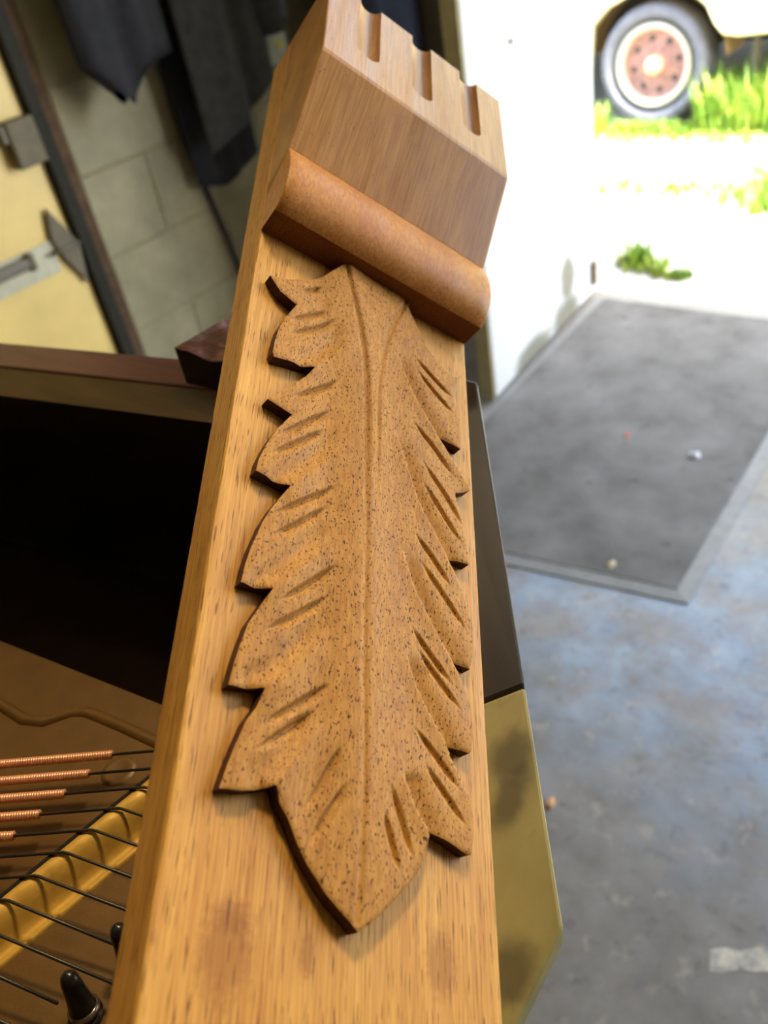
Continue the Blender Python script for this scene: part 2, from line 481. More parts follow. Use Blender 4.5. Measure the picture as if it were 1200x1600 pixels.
# grey mat with rubber border
def quad_inset(q, d):
    c = Vector((sum(p[0] for p in q) / 4, sum(p[1] for p in q) / 4))
    out = []
    for i in range(4):
        p, a, b = Vector(q[i]), Vector(q[i - 1]), Vector(q[(i + 1) % 4])
        u, v = (a - p).normalized(), (b - p).normalized()
        out.append(tuple(p + (u + v) * d))
    return out
Q = [(-0.410, 1.228), (-0.448, 2.50), (-1.212, 2.50), (-1.166, 1.112)]
mat_t = thing('floor_mat', 'grey carpet mat with rubber border lying in front of the doorway', 'mat', (-0.8, 1.8, 0))
sh = lambda q: [(x + 0.8, y - 1.8) for x, y in q]
Qi = quad_inset(Q, 0.032)
prism('carpet_pile', sh(Qi), 0.0005, 0.0085, m_carpet, mat_t)
qo, qi = sh(Q), sh(Qi)
V = [(*p, 0.0005) for p in qo] + [(*p, 0.0035) for p in qo] + [(*p, 0.0070) for p in qi] + [(*p, 0.0005) for p in qi]
F = []
for i in range(4):
    j = (i + 1) % 4
    F += [(i, j, 4 + j, 4 + i), (4 + i, 4 + j, 8 + j, 8 + i), (8 + i, 8 + j, 12 + j, 12 + i)]
obj('rubber_border', V, F, m_rubber, mat_t)

# ------------------------------------------------------------------ the piano
RT = 1.004                                            # top of the rim
PT = 0.915                                            # top of the iron plate
piano = thing('grand_piano', 'opened dark mahogany piano with a gold plate and copper strings under the carved post', 'piano', (-0.5, -0.3, 0))
pv = Vector((-0.5, -0.3))
P2 = lambda pts: [(x + 0.5, y + 0.3) for x, y in pts]
yo = lambda x: 0.3269 + 0.195 * (x + 0.4902)          # outer, middle and inner lines of the back rim
ym = lambda x: 0.2916 + 0.195 * (x + 0.4902)
yi = lambda x: 0.2650 + 0.195 * (x + 0.4902)
C1, C0 = Vector((-0.065, 0.1054)), Vector((-0.2604, 0.3717))
dn = Vector((-0.8063, -0.5916))
XL = -1.30
# back rim: outer wall with a worn red top, inner rim with its sloping edge
prism('back_rim', P2([(XL, yo(XL)), (XL, ym(XL)), (-0.290, ym(-0.290)), (-0.290, yo(-0.290))]), 0.70, RT, m_mahogany_top, piano, 0.0015)
a, b = (XL, -0.2905)
V = []
for x in (a, b):
    V += [(x + 0.5, yi(x) + 0.3, 0.72), (x + 0.5, yi(x) + 0.3, RT - 0.009), (x + 0.5, ym(x) - 0.0006 + 0.3, RT - 0.0015), (x + 0.5, ym(x) - 0.0006 + 0.3, 0.72)]
obj('inner_rim', V, [(0, 1, 5, 4), (1, 2, 6, 5), (2, 3, 7, 6), (3, 0, 4, 7), (0, 3, 2, 1), (4, 5, 6, 7)], None, piano,
    mats=[m_darkwood, m_inner_rim], fmat=[0, 1, 0, 0, 0, 0])
# bent right side: its top slopes down to the low cheek at the near right corner
SF, SN = Vector((-0.2560, 0.3648, 1.0112)), Vector((-0.0854, 0.1392, 0.9220))
def sloped(name, pts, mat, z0=0.70, thick=None):
    """a block with an own height at every corner of its top"""
    n = len(pts)
    V = [(x + 0.5, y + 0.3, z - thick if thick else z0) for x, y, z in pts] + [(x + 0.5, y + 0.3, z) for x, y, z in pts]
    bm = bmesh.new()
    vs = [bm.verts.new(v) for v in V]
    bm.faces.new(vs[:n]); bm.faces.new(vs[n:])
    for i in range(n): bm.faces.new((vs[i], vs[(i + 1) % n], vs[n + (i + 1) % n], vs[n + i]))
    bmesh.ops.bevel(bm, geom=[e for e in bm.edges if e.verts[0].index < 0 or (not thick and min(v.co.z for v in e.verts) > z0 + 0.05)], offset=0.0015, segments=2, affect='EDGES', profile=0.5)
    return from_bm(name, bm, mat, piano)
def side_at(k, inset):
    p = SF.lerp(SN, k)
    return (p.x + dn.x * inset, p.y + dn.y * inset, p.z)
sloped('bent_side', [side_at(0, 0), side_at(0.655, 0), side_at(0.70, 0.045), side_at(0.22, 0.040), (-0.2895, 0.318, 1.0058), (-0.2895, 0.360, 1.0160)], m_darkwood)
sloped('treble_cheek', [side_at(0.657, 0), tuple(SN), (SN.x, 0.085, SN.z - 0.013), (SN.x - 0.05, 0.085, SN.z - 0.004), (SN.x - 0.05, 0.105, SN.z + 0.0008), side_at(0.702, 0.045)], m_mottled, thick=0.012)['label'] = 'dusty olive cheek at the near right corner'
prism('cheek_arm', P2([(SN.x, 0.084), (SN.x - 0.05, 0.084), (SN.x - 0.05, -1.1), (SN.x, -1.1)]), 0.888, 0.899, m_mottled, piano, 0.001)
prism('cheek_body', P2([side_at(0.66, 0.004)[:2], side_at(0.80, 0.03)[:2], (-0.165, 0.10), (-0.165, -1.1), (-0.20, -1.1), (-0.20, 0.12), side_at(0.66, 0.045)[:2]]), 0.70, 0.886, m_darkwood, piano, 0.001)
prism('front_rail', P2([(XL, -1.1), (-0.201, -1.1), (-0.201, -1.06), (XL, -1.06)]), 0.70, RT, m_darkwood, piano, 0.001)
prism('bass_side', P2([(XL - 0.02, -1.1), (XL - 0.001, -1.1), (XL - 0.001, yo(XL)), (XL - 0.02, yo(XL))]), 0.70, RT, m_darkwood, piano, 0.001)
prism('case_bottom', P2([(XL, -1.059), (-0.201, -1.059), (-0.201, 0.08), (-0.30, 0.22), (XL, 0.09)]), 0.702, 0.72, m_darkwood, piano)
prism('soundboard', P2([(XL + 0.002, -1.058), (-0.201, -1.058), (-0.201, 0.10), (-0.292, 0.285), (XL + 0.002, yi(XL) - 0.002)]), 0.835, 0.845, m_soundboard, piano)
for x, y in ((-0.22, -0.95), (-1.15, -0.95), (-0.75, 0.12)):
    lathe('leg', [(0.03, 0.0), (0.045, 0.02), (0.035, 0.08), (0.05, 0.35), (0.07, 0.6), (0.055, 0.64), (0.075, 0.70)], m_mahogany, piano, 20, (x + 0.5, y + 0.3, 0.0005))
# iron plate
pe = lambda x: 0.1154 + 0.1363 * (x + 0.4696)
plate = prism('iron_plate', P2([(XL + 0.01, pe(XL)), (-0.30, pe(-0.30)), (-0.215, 0.145), (-0.150, 0.07), (-0.150, -1.05), (XL + 0.01, -1.05)]), 0.8465, PT, m_plate, piano, 0.003)
Z = PT - 0.0025
off = lambda p, z: (p[0] + 0.5, p[1] + 0.3, z)
tube('plate_bead', [off(p, Z) for p in ((-0.75, 0.06), (-0.50, 0.072), (-0.42, 0.0846), (-0.395, 0.0855), (-0.383, 0.091), (-0.374, 0.104), (-0.366, 0.1085), (-0.34, 0.1125), (-0.3103, 0.1158), (-0.215, 0.128))], 0.0045, m_plate, plate, 10)
lathe('plate_boss', [(0.0, 0.0004), (0.006, 0.0006), (0.008, 0.0010), (0.0095, 0.0)], m_plate, plate, 20, off((-0.3166, 0.0923), PT))
# bar the strings bend over
kx = lambda y: -0.2955 + (y - 0.015) * 0.144
SZ = 0.930
prof = [(-0.0075, PT - 0.001), (-0.006, PT + 0.006), (-0.0022, SZ - 0.0012), (0.0005, SZ - 0.0004), (0.003, SZ - 0.0010), (0.0056, SZ - 0.0032), (0.0078, SZ - 0.0065), (0.0095, SZ - 0.010), (0.0115, PT + 0.0012), (0.0150, PT + 0.0006), (0.0163, PT + 0.0022), (0.0176, PT + 0.0005), (0.0180, PT - 0.001)]
V, F = [], []
ys = np.linspace(-0.30, 0.150, 120)
notch = [0.1185 - 0.0145 * i for i in range(29)]
for y in ys:
    dy = min(abs(y - q) for q in notch)
    for j, (px_, pz_) in enumerate(prof):
        cut = 0.0013 * max(0, 1 - dy / 0.0032) if 3 <= j <= 7 else 0.0
        V.append((kx(y) + px_ + 0.5, y + 0.3, pz_ - cut))
n = len(prof)
for i in range(len(ys) - 1):
    for j in range(n - 1):
        F.append((i * n + j, (i + 1) * n + j, (i + 1) * n + j + 1, i * n + j + 1))
F += [tuple(range(n)), tuple((len(ys) - 1) * n + j for j in range(n))[::-1]]
bar = obj('string_bar', V, F, m_bar, piano, smooth=True)
V, F = tube_data([off((kx(y) - 0.0030, y), SZ - 0.0018) for y in np.linspace(-0.29, 0.145, 30)], 0.0014, 6)
obj('felt_strip', V, F, m_felt, bar)['label'] = 'black felt under the strings'

# strings: wound copper part, steel end bent over the bar, hitch pins
def wound(length, r=0.0022, pitch=0.00135, seg=10, per=5):
    n = int(length / pitch * per)
    V, F = [], []
    for i in range(n + 1):
        x = -length * i / n
        for k in range(seg):
            a = 2 * math.pi * k / seg
            rr = r * (1 + 0.13 * math.sin(2 * math.pi * i / per + a))
            V.append((x, rr * math.cos(a), rr * math.sin(a)))
    for i in range(n):
        for k in range(seg):
            F.append((i * seg + k, i * seg + (k + 1) % seg, (i + 1) * seg + (k + 1) % seg, (i + 1) * seg + k))
    F.append(tuple(range(seg))[::-1])
    return V, F
wv, wf = wound(0.36)
sd = Vector((1, 0.72, 0)).normalized()
wa = math.atan2(0.72, 1)
first = None
ends = [0.215, 0.215, 0.215, 0.205, 0.218, 0.222, 0.200, 0.2320, 0.205, 0.2385, 0.20, 0.236, 0.20]
for i in range(13):
    y = 0.1185 - 0.0145 * i
    c = Vector((kx(y) + 0.002, y, SZ + 0.0002))
    xe = -0.3139 - 0.0013 * i
    ce = c + sd * ((xe - c.x) / sd.x)
    if first is None:
        first = obj('copper_winding', wv, wf, m_copper, piano, smooth=True); w = first
    else:
        w = first.copy(); col.objects.link(w); w.parent = piano
    w.location = (ce.x + 0.5, ce.y + 0.3, SZ + 0.0002); w.rotation_euler = (0, 0, wa)
    he = -ends[i]
    hx = Vector((he, c.y + (he - c.x) * 0.275, PT + 0.0105))
    pts = [off(ce - sd * 0.004, SZ + 0.0002), off(c - sd * 0.001, SZ + 0.0002), off(c + Vector((0.001, 0.0003, 0)), SZ), off((hx.x, hx.y), hx.z)]
    tube('steel_string', pts, 0.00075, m_steel, piano, 8)
    if i in (7, 9, 11):
        base = Vector((hx.x + 0.0035, hx.y - 0.0015, PT))
        if i == 9: base = Vector((-0.2306, 0.0085, PT))
        if i == 7: base = Vector((-0.2285, 0.0320, PT))
        top_d = Vector((-0.0035, 0.0040, 0.0235))
        hp = lathe('hitch_pin', [(0.0, 0.0262), (0.0018, 0.0258), (0.0032, 0.0242), (0.0038, 0.0215), (0.0042, 0.016), (0.0052, 0.0085), (0.0056, 0.0060)], m_pin, piano, 20, off(base, PT), top_d)
        lathe('pin_ring', [(0.0056, 0.0060), (0.0064, 0.0056), (0.0064, 0.0032), (0.0058, 0.0030)], m_chrome, hp, 20, off(base, PT), top_d)
        lathe('pin_base', [(0.0058, 0.0030), (0.0070, 0.0026), (0.0070, 0.0006), (0.0062, 0.0002)], m_pin, hp, 20, off(base, PT), (0, 0, 1))

# splintered mahogany block standing on the back rim, under the post
nx, ny = 30, 12
bx0, bx1, by0, by1 = -0.4556, -0.2915, 0.3030, 0.3520
V, F = [], []
for i in range(nx + 1):
    for j in range(ny + 1):
        u, v = i / nx, j / ny
        z = RT + 0.0265 - 0.001 * v
        if 0 < i:
            z += -0.002 + 0.0022 * math.sin(u * 23 + v * 4) * math.sin(v * 7 + 1) - (0.004 if (0.36 < u < 0.52 and v < 0.45) else 0)
        V.append((bx0 + (bx1 - bx0) * u, by0 + (by1 - by0) * v, z))
W = ny + 1
for i in range(nx):
    for j in range(ny): F.append((i * W + j, (i + 1) * W + j, (i + 1) * W + j + 1, i * W + j + 1))
top_n = len(F)
base_i = len(V)
ring = [i * W for i in range(nx + 1)] + [nx * W + j for j in range(1, W)] + [i * W + ny for i in range(nx - 1, -1, -1)] + [j for j in range(ny - 1, 0, -1)]
for r in ring: V.append((V[r][0], V[r][1], RT + 0.0002))
m = len(ring)
for i in range(m):
    F.append((ring[i], base_i + i, base_i + (i + 1) % m, ring[(i + 1) % m]))
F.append(tuple(base_i + i for i in range(m)))
o = obj('wooden_block', V, F, None, None, mats=[m_broken, m_darkwood], fmat=[0] * top_n + [1] * (len(F) - top_n))
tag(o, 'dark mahogany block with a rough splintered top lying on the piano rim', 'block')

# ------------------------------------------------------------------ the carved post leaning out of the piano
# all of it in the post's own frame: u across, v along, n out of the carved face (millimetres)
OUT = [[-12.53,176.53],[-20.71,165.64],[-32.73,147.61],[-41.98,138.98],[-51.69,132.02],[-61.34,128.41],[-54.96,121.21],[-45.73,117.84],[-50.63,105.51],[-53.28,97.19],[-54.58,86.55],[-54.88,79.71],[-53.98,77.39],[-43.48,79.98],[-32.97,82.47],[-36.9,74.81],[-45.36,63.58],[-53.38,52.93],[-54.47,51.2],[-47.96,49.84],[-42.02,48.49],[-47.49,38.62],[-50.53,31.69],[-52.86,24.92],[-54.99,17.06],[-55.49,11.14],[-47.7,10.42],[-39.77,9.68],[-43.35,2.85],[-46.79,-4.06],[-49.96,-12.22],[-53.47,-25.56],[-54.95,-33.58],[-55.59,-41.34],[-49.46,-41.12],[-42.98,-40.54],[-46.95,-49.0],[-50.76,-57.1],[-52.95,-66.44],[-54.27,-73.73],[-55.37,-82.16],[-48.83,-81.38],[-41.9,-80.28],[-44.09,-87.69],[-47.34,-93.52],[-50.1,-102.14],[-52.0,-108.98],[-53.01,-113.36],[-53.84,-117.22],[-45.92,-116.55],[-39.55,-114.73],[-33.96,-112.83],[-31.97,-118.15],[-27.64,-122.79],[-23.61,-129.87],[-19.23,-136.0],[-12.34,-143.67],[-6.65,-148.37],[-2.28,-151.51],[0.57,-153.86],[5.51,-150.51],[12.16,-145.1],[17.48,-140.46],[22.44,-135.73],[27.02,-130.04],[29.41,-124.48],[30.69,-119.4],[30.74,-116.68],[36.08,-118.11],[40.87,-119.64],[45.08,-121.28],[48.71,-122.56],[51.22,-122.19],[52.2,-116.52],[52.69,-108.4],[51.8,-101.76],[48.83,-96.87],[45.19,-92.08],[41.21,-86.8],[41.38,-82.38],[46.93,-82.74],[52.21,-83.44],[53.63,-82.08],[54.33,-76.08],[54.49,-67.86],[53.83,-61.32],[51.69,-56.18],[48.45,-51.27],[44.84,-46.42],[44.22,-44.54],[49.45,-45.13],[55.09,-45.94],[56.15,-40.24],[57.01,-32.01],[56.92,-27.34],[56.15,-21.54],[54.67,-14.89],[52.04,-7.85],[48.58,-1.67],[45.03,3.19],[43.64,6.12],[50.51,7.29],[57.05,7.26],[57.24,10.49],[56.61,20.29],[55.36,26.4],[52.68,36.54],[50.63,44.11],[50.71,46.09],[55.72,48.68],[60.01,51.76],[59.37,55.07],[53.88,61.48],[45.98,70.08],[39.63,77.43],[38.86,79.58],[47.93,77.76],[55.45,76.36],[56.33,85.39],[55.66,98.33],[52.67,109.5],[51.24,117.59],[54.57,122.32],[58.55,129.91],[55.23,127.03],[49.41,127.53],[43.71,130.0],[34.21,137.99],[27.36,150.74],[22.14,161.77],[25.79,176.54],[8.86,178.14]]
ML = [[-21.22,166.5],[-16.25,146.46],[-11.59,130.02],[-7.75,110.96],[-5.64,94.39],[-4.45,69.81],[-3.21,31.99],[-1.88,-8.39],[-1.81,-38.81],[-0.86,-66.13],[-0.0,-91.08],[0.48,-105.03],[0.18,-126.94],[0.37,-139.16],[-0.45,-150.91]]
MR = [[21.15,166.68],[18.51,158.06],[11.76,139.43],[7.04,121.02],[4.17,102.78],[2.61,85.3],[2.68,65.47],[3.13,46.12],[2.51,27.35],[1.84,13.0]]
RR = [[[12.45,125.52],[16.23,114.65],[20.35,105.13],[26.82,93.58],[38.04,79.59],[45.98,70.08],[60.08,52.99]],[[12.63,67.48],[16.5,59.75],[20.32,48.24],[24.78,35.83],[29.18,26.65],[36.47,16.68],[43.64,6.12],[47.88,-0.56]],[[16.08,2.47],[19.59,-2.87],[21.67,-10.63],[25.77,-19.43],[31.18,-27.63],[37.86,-37.75],[44.21,-44.83],[48.45,-51.27]],[[19.62,-47.83],[22.19,-56.7],[25.99,-63.96],[30.39,-70.95],[36.66,-78.48],[41.27,-85.25],[45.19,-92.08]],[[18.46,-97.9],[22.0,-106.21],[26.07,-112.9],[30.44,-117.19]]]
LR = [[[-32.97,82.47],[-25.71,91.0],[-17.96,103.57],[-13.31,117.84]],[[-39.77,9.68],[-29.48,21.47],[-18.92,35.68],[-11.8,51.16]],[[-42.98,-40.54],[-36.36,-33.71],[-29.02,-24.64],[-20.75,-13.63],[-15.24,-0.63]],[[-41.9,-80.28],[-36.6,-76.71],[-30.82,-70.43],[-23.43,-59.82],[-16.73,-48.61]],[[-33.96,-112.83],[-31.83,-109.64],[-26.88,-103.38],[-22.38,-95.15],[-16.81,-82.93]]]
GL = [[[-44.81,128.3],[-32.22,140.03]],[[-49.78,103.85],[-37.95,115.7],[-27.51,125.92]],[[-50.27,94.37],[-35.85,107.09],[-22.01,122.96]],[[-45.33,56.21],[-32.3,68.53],[-18.37,82.98]],[[-49.94,31.99],[-35.96,46.41],[-20.53,63.8]],[[-51.83,20.95],[-38.19,34.27],[-23.54,50.55]],[[-48.6,-8.88],[-33.22,4.95],[-15.78,21.42]],[[-47.53,-18.82],[-33.54,-5.82],[-19.04,9.7]],[[-41.31,-46.05],[-28.3,-33.76],[-13.96,-18.2]],[[-46.76,-60.0],[-31.7,-47.84],[-15.89,-32.98]],[[-42.36,-94.17],[-28.66,-82.93],[-13.71,-70.13]],[[-43.31,-102.85],[-32.36,-93.7],[-19.58,-82.39]],[[-22.9,-120.75],[-16.64,-109.33],[-11.53,-97.91],[-9.07,-93.16]],[[-20.08,-131.35],[-14.37,-120.15],[-8.69,-110.49],[-5.99,-105.49]]]
GR = [[[24.58,126.26],[38.97,116.73],[52.62,108.55]],[[26.21,117.75],[38.74,107.32],[52.58,97.61]],[[22.71,81.01],[31.43,73.72],[38.56,68.13],[50.29,54.98]],[[28.82,57.75],[40.36,46.56],[49.47,35.95],[55.32,25.64]],[[29.44,45.5],[41.47,31.82],[54.41,15.83]],[[23.9,13.07],[34.68,4.13],[46.37,-9.8]],[[26.67,0.45],[42.85,-15.58],[54.25,-29.11]],[[21.6,-34.33],[34.86,-47.49],[45.09,-56.76]],[[24.88,-43.97],[37.98,-56.37],[49.4,-66.88]],[[22.73,-78.04],[33.87,-86.82],[46.43,-99.8]],[[28.16,-91.54],[38.47,-101.28],[49.55,-113.19]],[[11.48,-101.64],[17.35,-112.56],[23.89,-129.19]],[[9.13,-112.63],[12.9,-121.3],[17.73,-133.84]]]
STAIN = [[-42.84,-161.39],[-14.21,-160.61],[40.21,-157.87],[-41.01,-154.18]]
post = thing('carved_post', 'warm brown wooden post with a carved acanthus leaf leaning out of the open piano', 'carved post')
Rw = Matrix(((0.47509, -0.52364, 0.70717), (0.55924, 0.80016, 0.21678), (-0.67936, 0.29249, 0.67299)))
post.matrix_world = Matrix.Translation((-0.20804, 0.19576, H - 0.22823)) @ Rw.to_4x4()
K = 1.35
HW, TH = 50 * K, 16.5 * K
VB, VT = -139.0 * K, 266.2 * K
mm = lambda pts: [tuple(c * 0.001 for c in p) for p in pts]

# plain shaft with softened front arrises
e = 1.6
sec = [(-HW, -TH), (HW, -TH), (HW, -e), (HW - 0.25 * e, -0.25 * e), (HW - e, 0), (-HW + e, 0), (-HW + 0.25 * e, -0.25 * e), (-HW, -e)]
V, F = [], []
for v in np.linspace(VB, VT, 60):
    w = 0.25 * math.sin(v * 0.09) + 0.15 * math.sin(v * 0.31)
    for i, (u, n) in enumerate(sec):
        V.append((u + (w if i in (5, 6) else 0), v, n))
S = len(sec)
for r in range(59):
    for i in range(S): F.append((r * S + i, r * S + (i + 1) % S, (r + 1) * S + (i + 1) % S, (r + 1) * S + i))
F += [tuple(range(S))[::-1], tuple(59 * S + i for i in range(S))]
obj('shaft', mm(V), F, m_post, post)

# roll moulding
rp = [(122.2, 0), (122.4, 11.0), (122.55, 11.3), (125, 14.2), (128.5, 16.6), (133, 18.2), (139, 18.9), (145, 18.6), (150.5, 17.5), (155, 16.2), (157.6, 15.3), (150, 0)]
V, F = [], []
us = [-HW, -HW + 0.8] + list(np.linspace(-HW + 6, HW - 6, 12)) + [HW - 0.8, HW]
for k, u in enumerate(us):
    s = 0.5 if k in (0, len(us) - 1) else 0
    for v, n in rp: V.append((u, v * K + (s if v < 130 else 0), max(n * K - s, 0.02)))
S = len(rp)
for r in range(len(us) - 1):
    for i in range(S): F.append((r * S + i, r * S + (i + 1) % S, (r + 1) * S + (i + 1) % S, (r + 1) * S + i))
F += [tuple(range(S))[::-1], tuple((len(us) - 1) * S + i for i in range(S))]
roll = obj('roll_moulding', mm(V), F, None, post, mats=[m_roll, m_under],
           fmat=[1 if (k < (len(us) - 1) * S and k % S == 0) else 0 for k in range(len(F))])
me = roll.data
sm = [True] * len(me.polygons)
for r in range(len(us) - 1):
    sm[r * S] = sm[r * S + 1] = sm[r * S + S - 1] = sm[r * S + S - 2] = False
sm[-1] = sm[-2] = False
me.polygons.foreach_set('use_smooth', sm)

# fluted corbel block above the roll
fl = [(-28.2, 5.4), (1.0, 5.4), (29.6, 5.2)]
def flute(u, v):
    d = 0.0
    for c, hw in fl:
        x = abs(u - c) / hw
        y = max(0.0, (222.0 - v) / 4.5)
        q = x * x + y * y
        if q < 1: d = max(d, 3.4 * (1 - q) ** (0.55 if x > 0 else 1.0))
    return d
us = sorted(set(np.linspace(-50, 50, 201)))
vs = [200.0] + list(np.arange(202, 214, 3)) + list(np.arange(214, 224, 0.5)) + list(np.arange(224, 266.2, 4)) + [266.2]
path0 = [(143.0, 0.02), (157.2, 15.6), (168, 20.6), (180, 26.2), (190, 31.0), (199.4, 35.5)]
V, F = [], []
for u in us:
    sq = 0.6 if abs(u) == 50 else 0
    col_pts = [(v, n) for v, n in path0] + [(v, 36.0 - flute(u, v) - (0.3 if v == 200.0 else 0)) for v in vs] + [(266.2, 0.02)]
    for v, n in col_pts: V.append((u * K, v * K, max(n - sq * 0.5, 0.02) * K))
S = len(path0) + len(vs) + 1
for r in range(len(us) - 1):
    for i in range(S): F.append((r * S + i, r * S + (i + 1) % S, (r + 1) * S + (i + 1) % S, (r + 1) * S + i))
F += [tuple(range(S))[::-1], tuple((len(us) - 1) * S + i for i in range(S))]
obj('fluted_block', mm(V), F, m_block, post)

# the leaf: an outline filled with a fine grid whose height follows the carving
def resample(poly, step, closed):
    P = np.array(poly, float)
    if closed: P = np.vstack([P, P[:1]])
    out = []
    for a, b in zip(P[:-1], P[1:]):
        n = max(1, int(round(np.hypot(*(b - a)) / step)))
        out += [a + (b - a) * k / n for k in range(n)]
    if not closed: out.append(P[-1])
    return np.array(out)
def smooth_line(poly, step=1.0, it=3):
    P = np.array(poly, float)
    for _ in range(it):
        Q = [P[0]]
        for a, b in zip(P[:-1], P[1:]): Q += [a * 0.75 + b * 0.25, a * 0.25 + b * 0.75]
        P = np.array(Q + [P[-1]])
    return resample(P, step, False)
def near(pts, line):
    """distance, side (+ = right of travel) and 0..1 position along for every point"""
    A, B = line[:-1], line[1:]
    L = np.hypot(*(B - A).T)
    cum = np.concatenate([[0], np.cumsum(L)])
    best = np.full(len(pts), 1e9); side = np.zeros(len(pts)); tt = np.zeros(len(pts))
    for a, b, l, c in zip(A, B, L, cum):
        d = (b - a) / l
        r = pts - a
        t = np.clip(r @ d, 0, l)
        q = r - t[:, None] * d
        dist = np.hypot(q[:, 0], q[:, 1])
        s = r[:, 0] * d[1] - r[:, 1] * d[0]
        m = dist < best
        best[m] = dist[m]; side[m] = np.sign(s[m]); tt[m] = (c + t[m]) / cum[-1]
    return best, side, tt
def inside(pts, poly):
    x, y = pts[:, 0], pts[:, 1]
    c = np.zeros(len(pts), bool)
    for (x0, y0), (x1, y1) in zip(poly, np.roll(poly, -1, 0)):
        if y0 == y1: continue
        c ^= ((y0 > y) != (y1 > y)) & (x < (x1 - x0) * (y - y0) / (y1 - y0) + x0)
    return c
sstep = lambda x: np.clip(x, 0, 1) ** 2 * (3 - 2 * np.clip(x, 0, 1))

STEP = 0.62
bound = resample(OUT, STEP, True)
lo, hi = bound.min(0), bound.max(0)
gx, gy = np.meshgrid(np.arange(lo[0], hi[0], STEP), np.arange(lo[1], hi[1], STEP))
g = np.stack([gx.ravel(), gy.ravel()], 1)
g[:, 0] += (np.floor(g[:, 1] / STEP) % 2) * STEP * 0.5
g += rng.uniform(-0.06, 0.06, g.shape)
g = g[inside(g, bound)]
dB = np.full(len(g), 1e9)
for a in np.array_split(bound, 40):
    dB = np.minimum(dB, np.sqrt(((g[:, None] - a[None]) ** 2).sum(2)).min(1))
g = g[dB > STEP * 0.55]
pts = np.vstack([bound, g])
nb = len(bound)
vout, _, fout, _, _, _ = delaunay_2d_cdt([Vector(p) for p in pts], [(i, (i + 1) % nb) for i in range(nb)], [], 1, 1e-6)
P = np.array([(v.x, v.y) for v in vout])

def leaf_height(P):
    base = 4.5 * K
    h = np.full(len(P), base)
    ml, mr = smooth_line(ML), smooth_line(MR)
    dl, sl, tl = near(P, ml)
    dr, sr, tr = near(P, mr)
    # side of the midrib: sl < 0 is to the right of it when the line runs towards the tip
    right = sl < 0
    tip = sstep((P[:, 1] + 165) / 60)                  # flattens towards the tip
    dc = np.where(right, np.minimum(dr + np.where(sr > 0, -2 * dr, 0) + 0, dl), dl)
    dcentre = dl
    # swelling towards the midrib, hollow between it and the lobes
    h += (1.8 * np.exp(-(dcentre / 13) ** 2) + 0.6 * np.exp(-(dcentre / 30) ** 2)) * (0.35 + 0.65 * tip)
    h -= 1.1 * np.exp(-((dcentre - 21) / 8) ** 2) * (~right) * tip
    # V cuts either side of the stem
    h -= 1.0 * np.exp(-(dl / 1.1) ** 2) * (0.75 + 0.25 * sstep((P[:, 1] + 40) / 80))
    h -= 1.0 * np.exp(-(dr / 1.0) ** 2) * sstep((1 - tr) / 0.35)
    between = (sl < 0) & (sr > 0)
    h += np.where(between, 0.9 * sstep(np.minimum(dl, dr) / 2.5), 0) * sstep((P[:, 1] - 14) / 50)
    # overlapping edges of the lobes
    for q in RR:
        d, s, t = near(P, smooth_line(q))
        endf = sstep(t / 0.22) * sstep((1.0 - t) / 0.02 + 0.6)
        up = (s < 0)
        h += np.where(up, -2.6 * (1 - np.exp(-(d / 0.8))) * np.exp(-(d / 6.5) ** 2), 0.7 * np.exp(-(d / 4.5) ** 2)) * endf
    for q in LR:
        d, s, t = near(P, smooth_line(q))
        endf = sstep((1 - t) / 0.35)
        up = (s < 0)
        h += np.where(up, 1.2 * np.exp(-(d / 2.6) ** 2) - 1.6 * np.exp(-((d - 6.5) / 3.4) ** 2), 1.2 * np.exp(-(d / 6.0) ** 2)) * endf
    # gouged veins
    for q, dep, wd in [(x, 2.5, 2.5) for x in GL] + [(x, 2.1, 1.9) for x in GR]:
        d, s, t = near(P, smooth_line(q))
        tp = np.minimum(sstep(t / 0.35), sstep((1 - t) / 0.30))
        w = wd * (0.35 + 0.65 * tp)
        w = w * np.where(s < 0, 0.62, 1.25)            # steeper on the upper wall
        prof = np.clip(1 - d / w, 0, 1) ** 1.15
        h -= dep * tp * prof
    return h
hz = leaf_height(P)
# softened arris along the edge, slight tool unevenness
dB = np.full(len(P), 1e9)
for a in np.array_split(bound, 40):
    dB = np.minimum(dB, np.sqrt(((P[:, None] - a[None]) ** 2).sum(2)).min(1))
hz -= 0.45 * np.exp(-(dB / 0.7))
hz = np.maximum(hz, 1.5)
V = [(p[0], p[1], z) for p, z in zip(P, hz)]
F = [tuple(f) for f in fout]
A = sum((P[f[1]][0] - P[f[0]][0]) * (P[f[2]][1] - P[f[0]][1]) - (P[f[1]][1] - P[f[0]][1]) * (P[f[2]][0] - P[f[0]][0]) for f in F[:200])
if A < 0: F = [f[::-1] for f in F]
leaf = obj('leaf_carving', mm(V), F, m_leaf, post, smooth=True)
# cut side walls down to the shaft, darkened by stain and by shade painted in
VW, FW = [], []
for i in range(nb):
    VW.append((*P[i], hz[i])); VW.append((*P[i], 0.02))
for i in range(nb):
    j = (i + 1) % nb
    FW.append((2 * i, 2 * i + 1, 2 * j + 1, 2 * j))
obj('leaf_edge', mm(VW), FW, m_edge_shade, leaf)['label'] = 'cut edge around the leaf, dark with stain and painted shade'

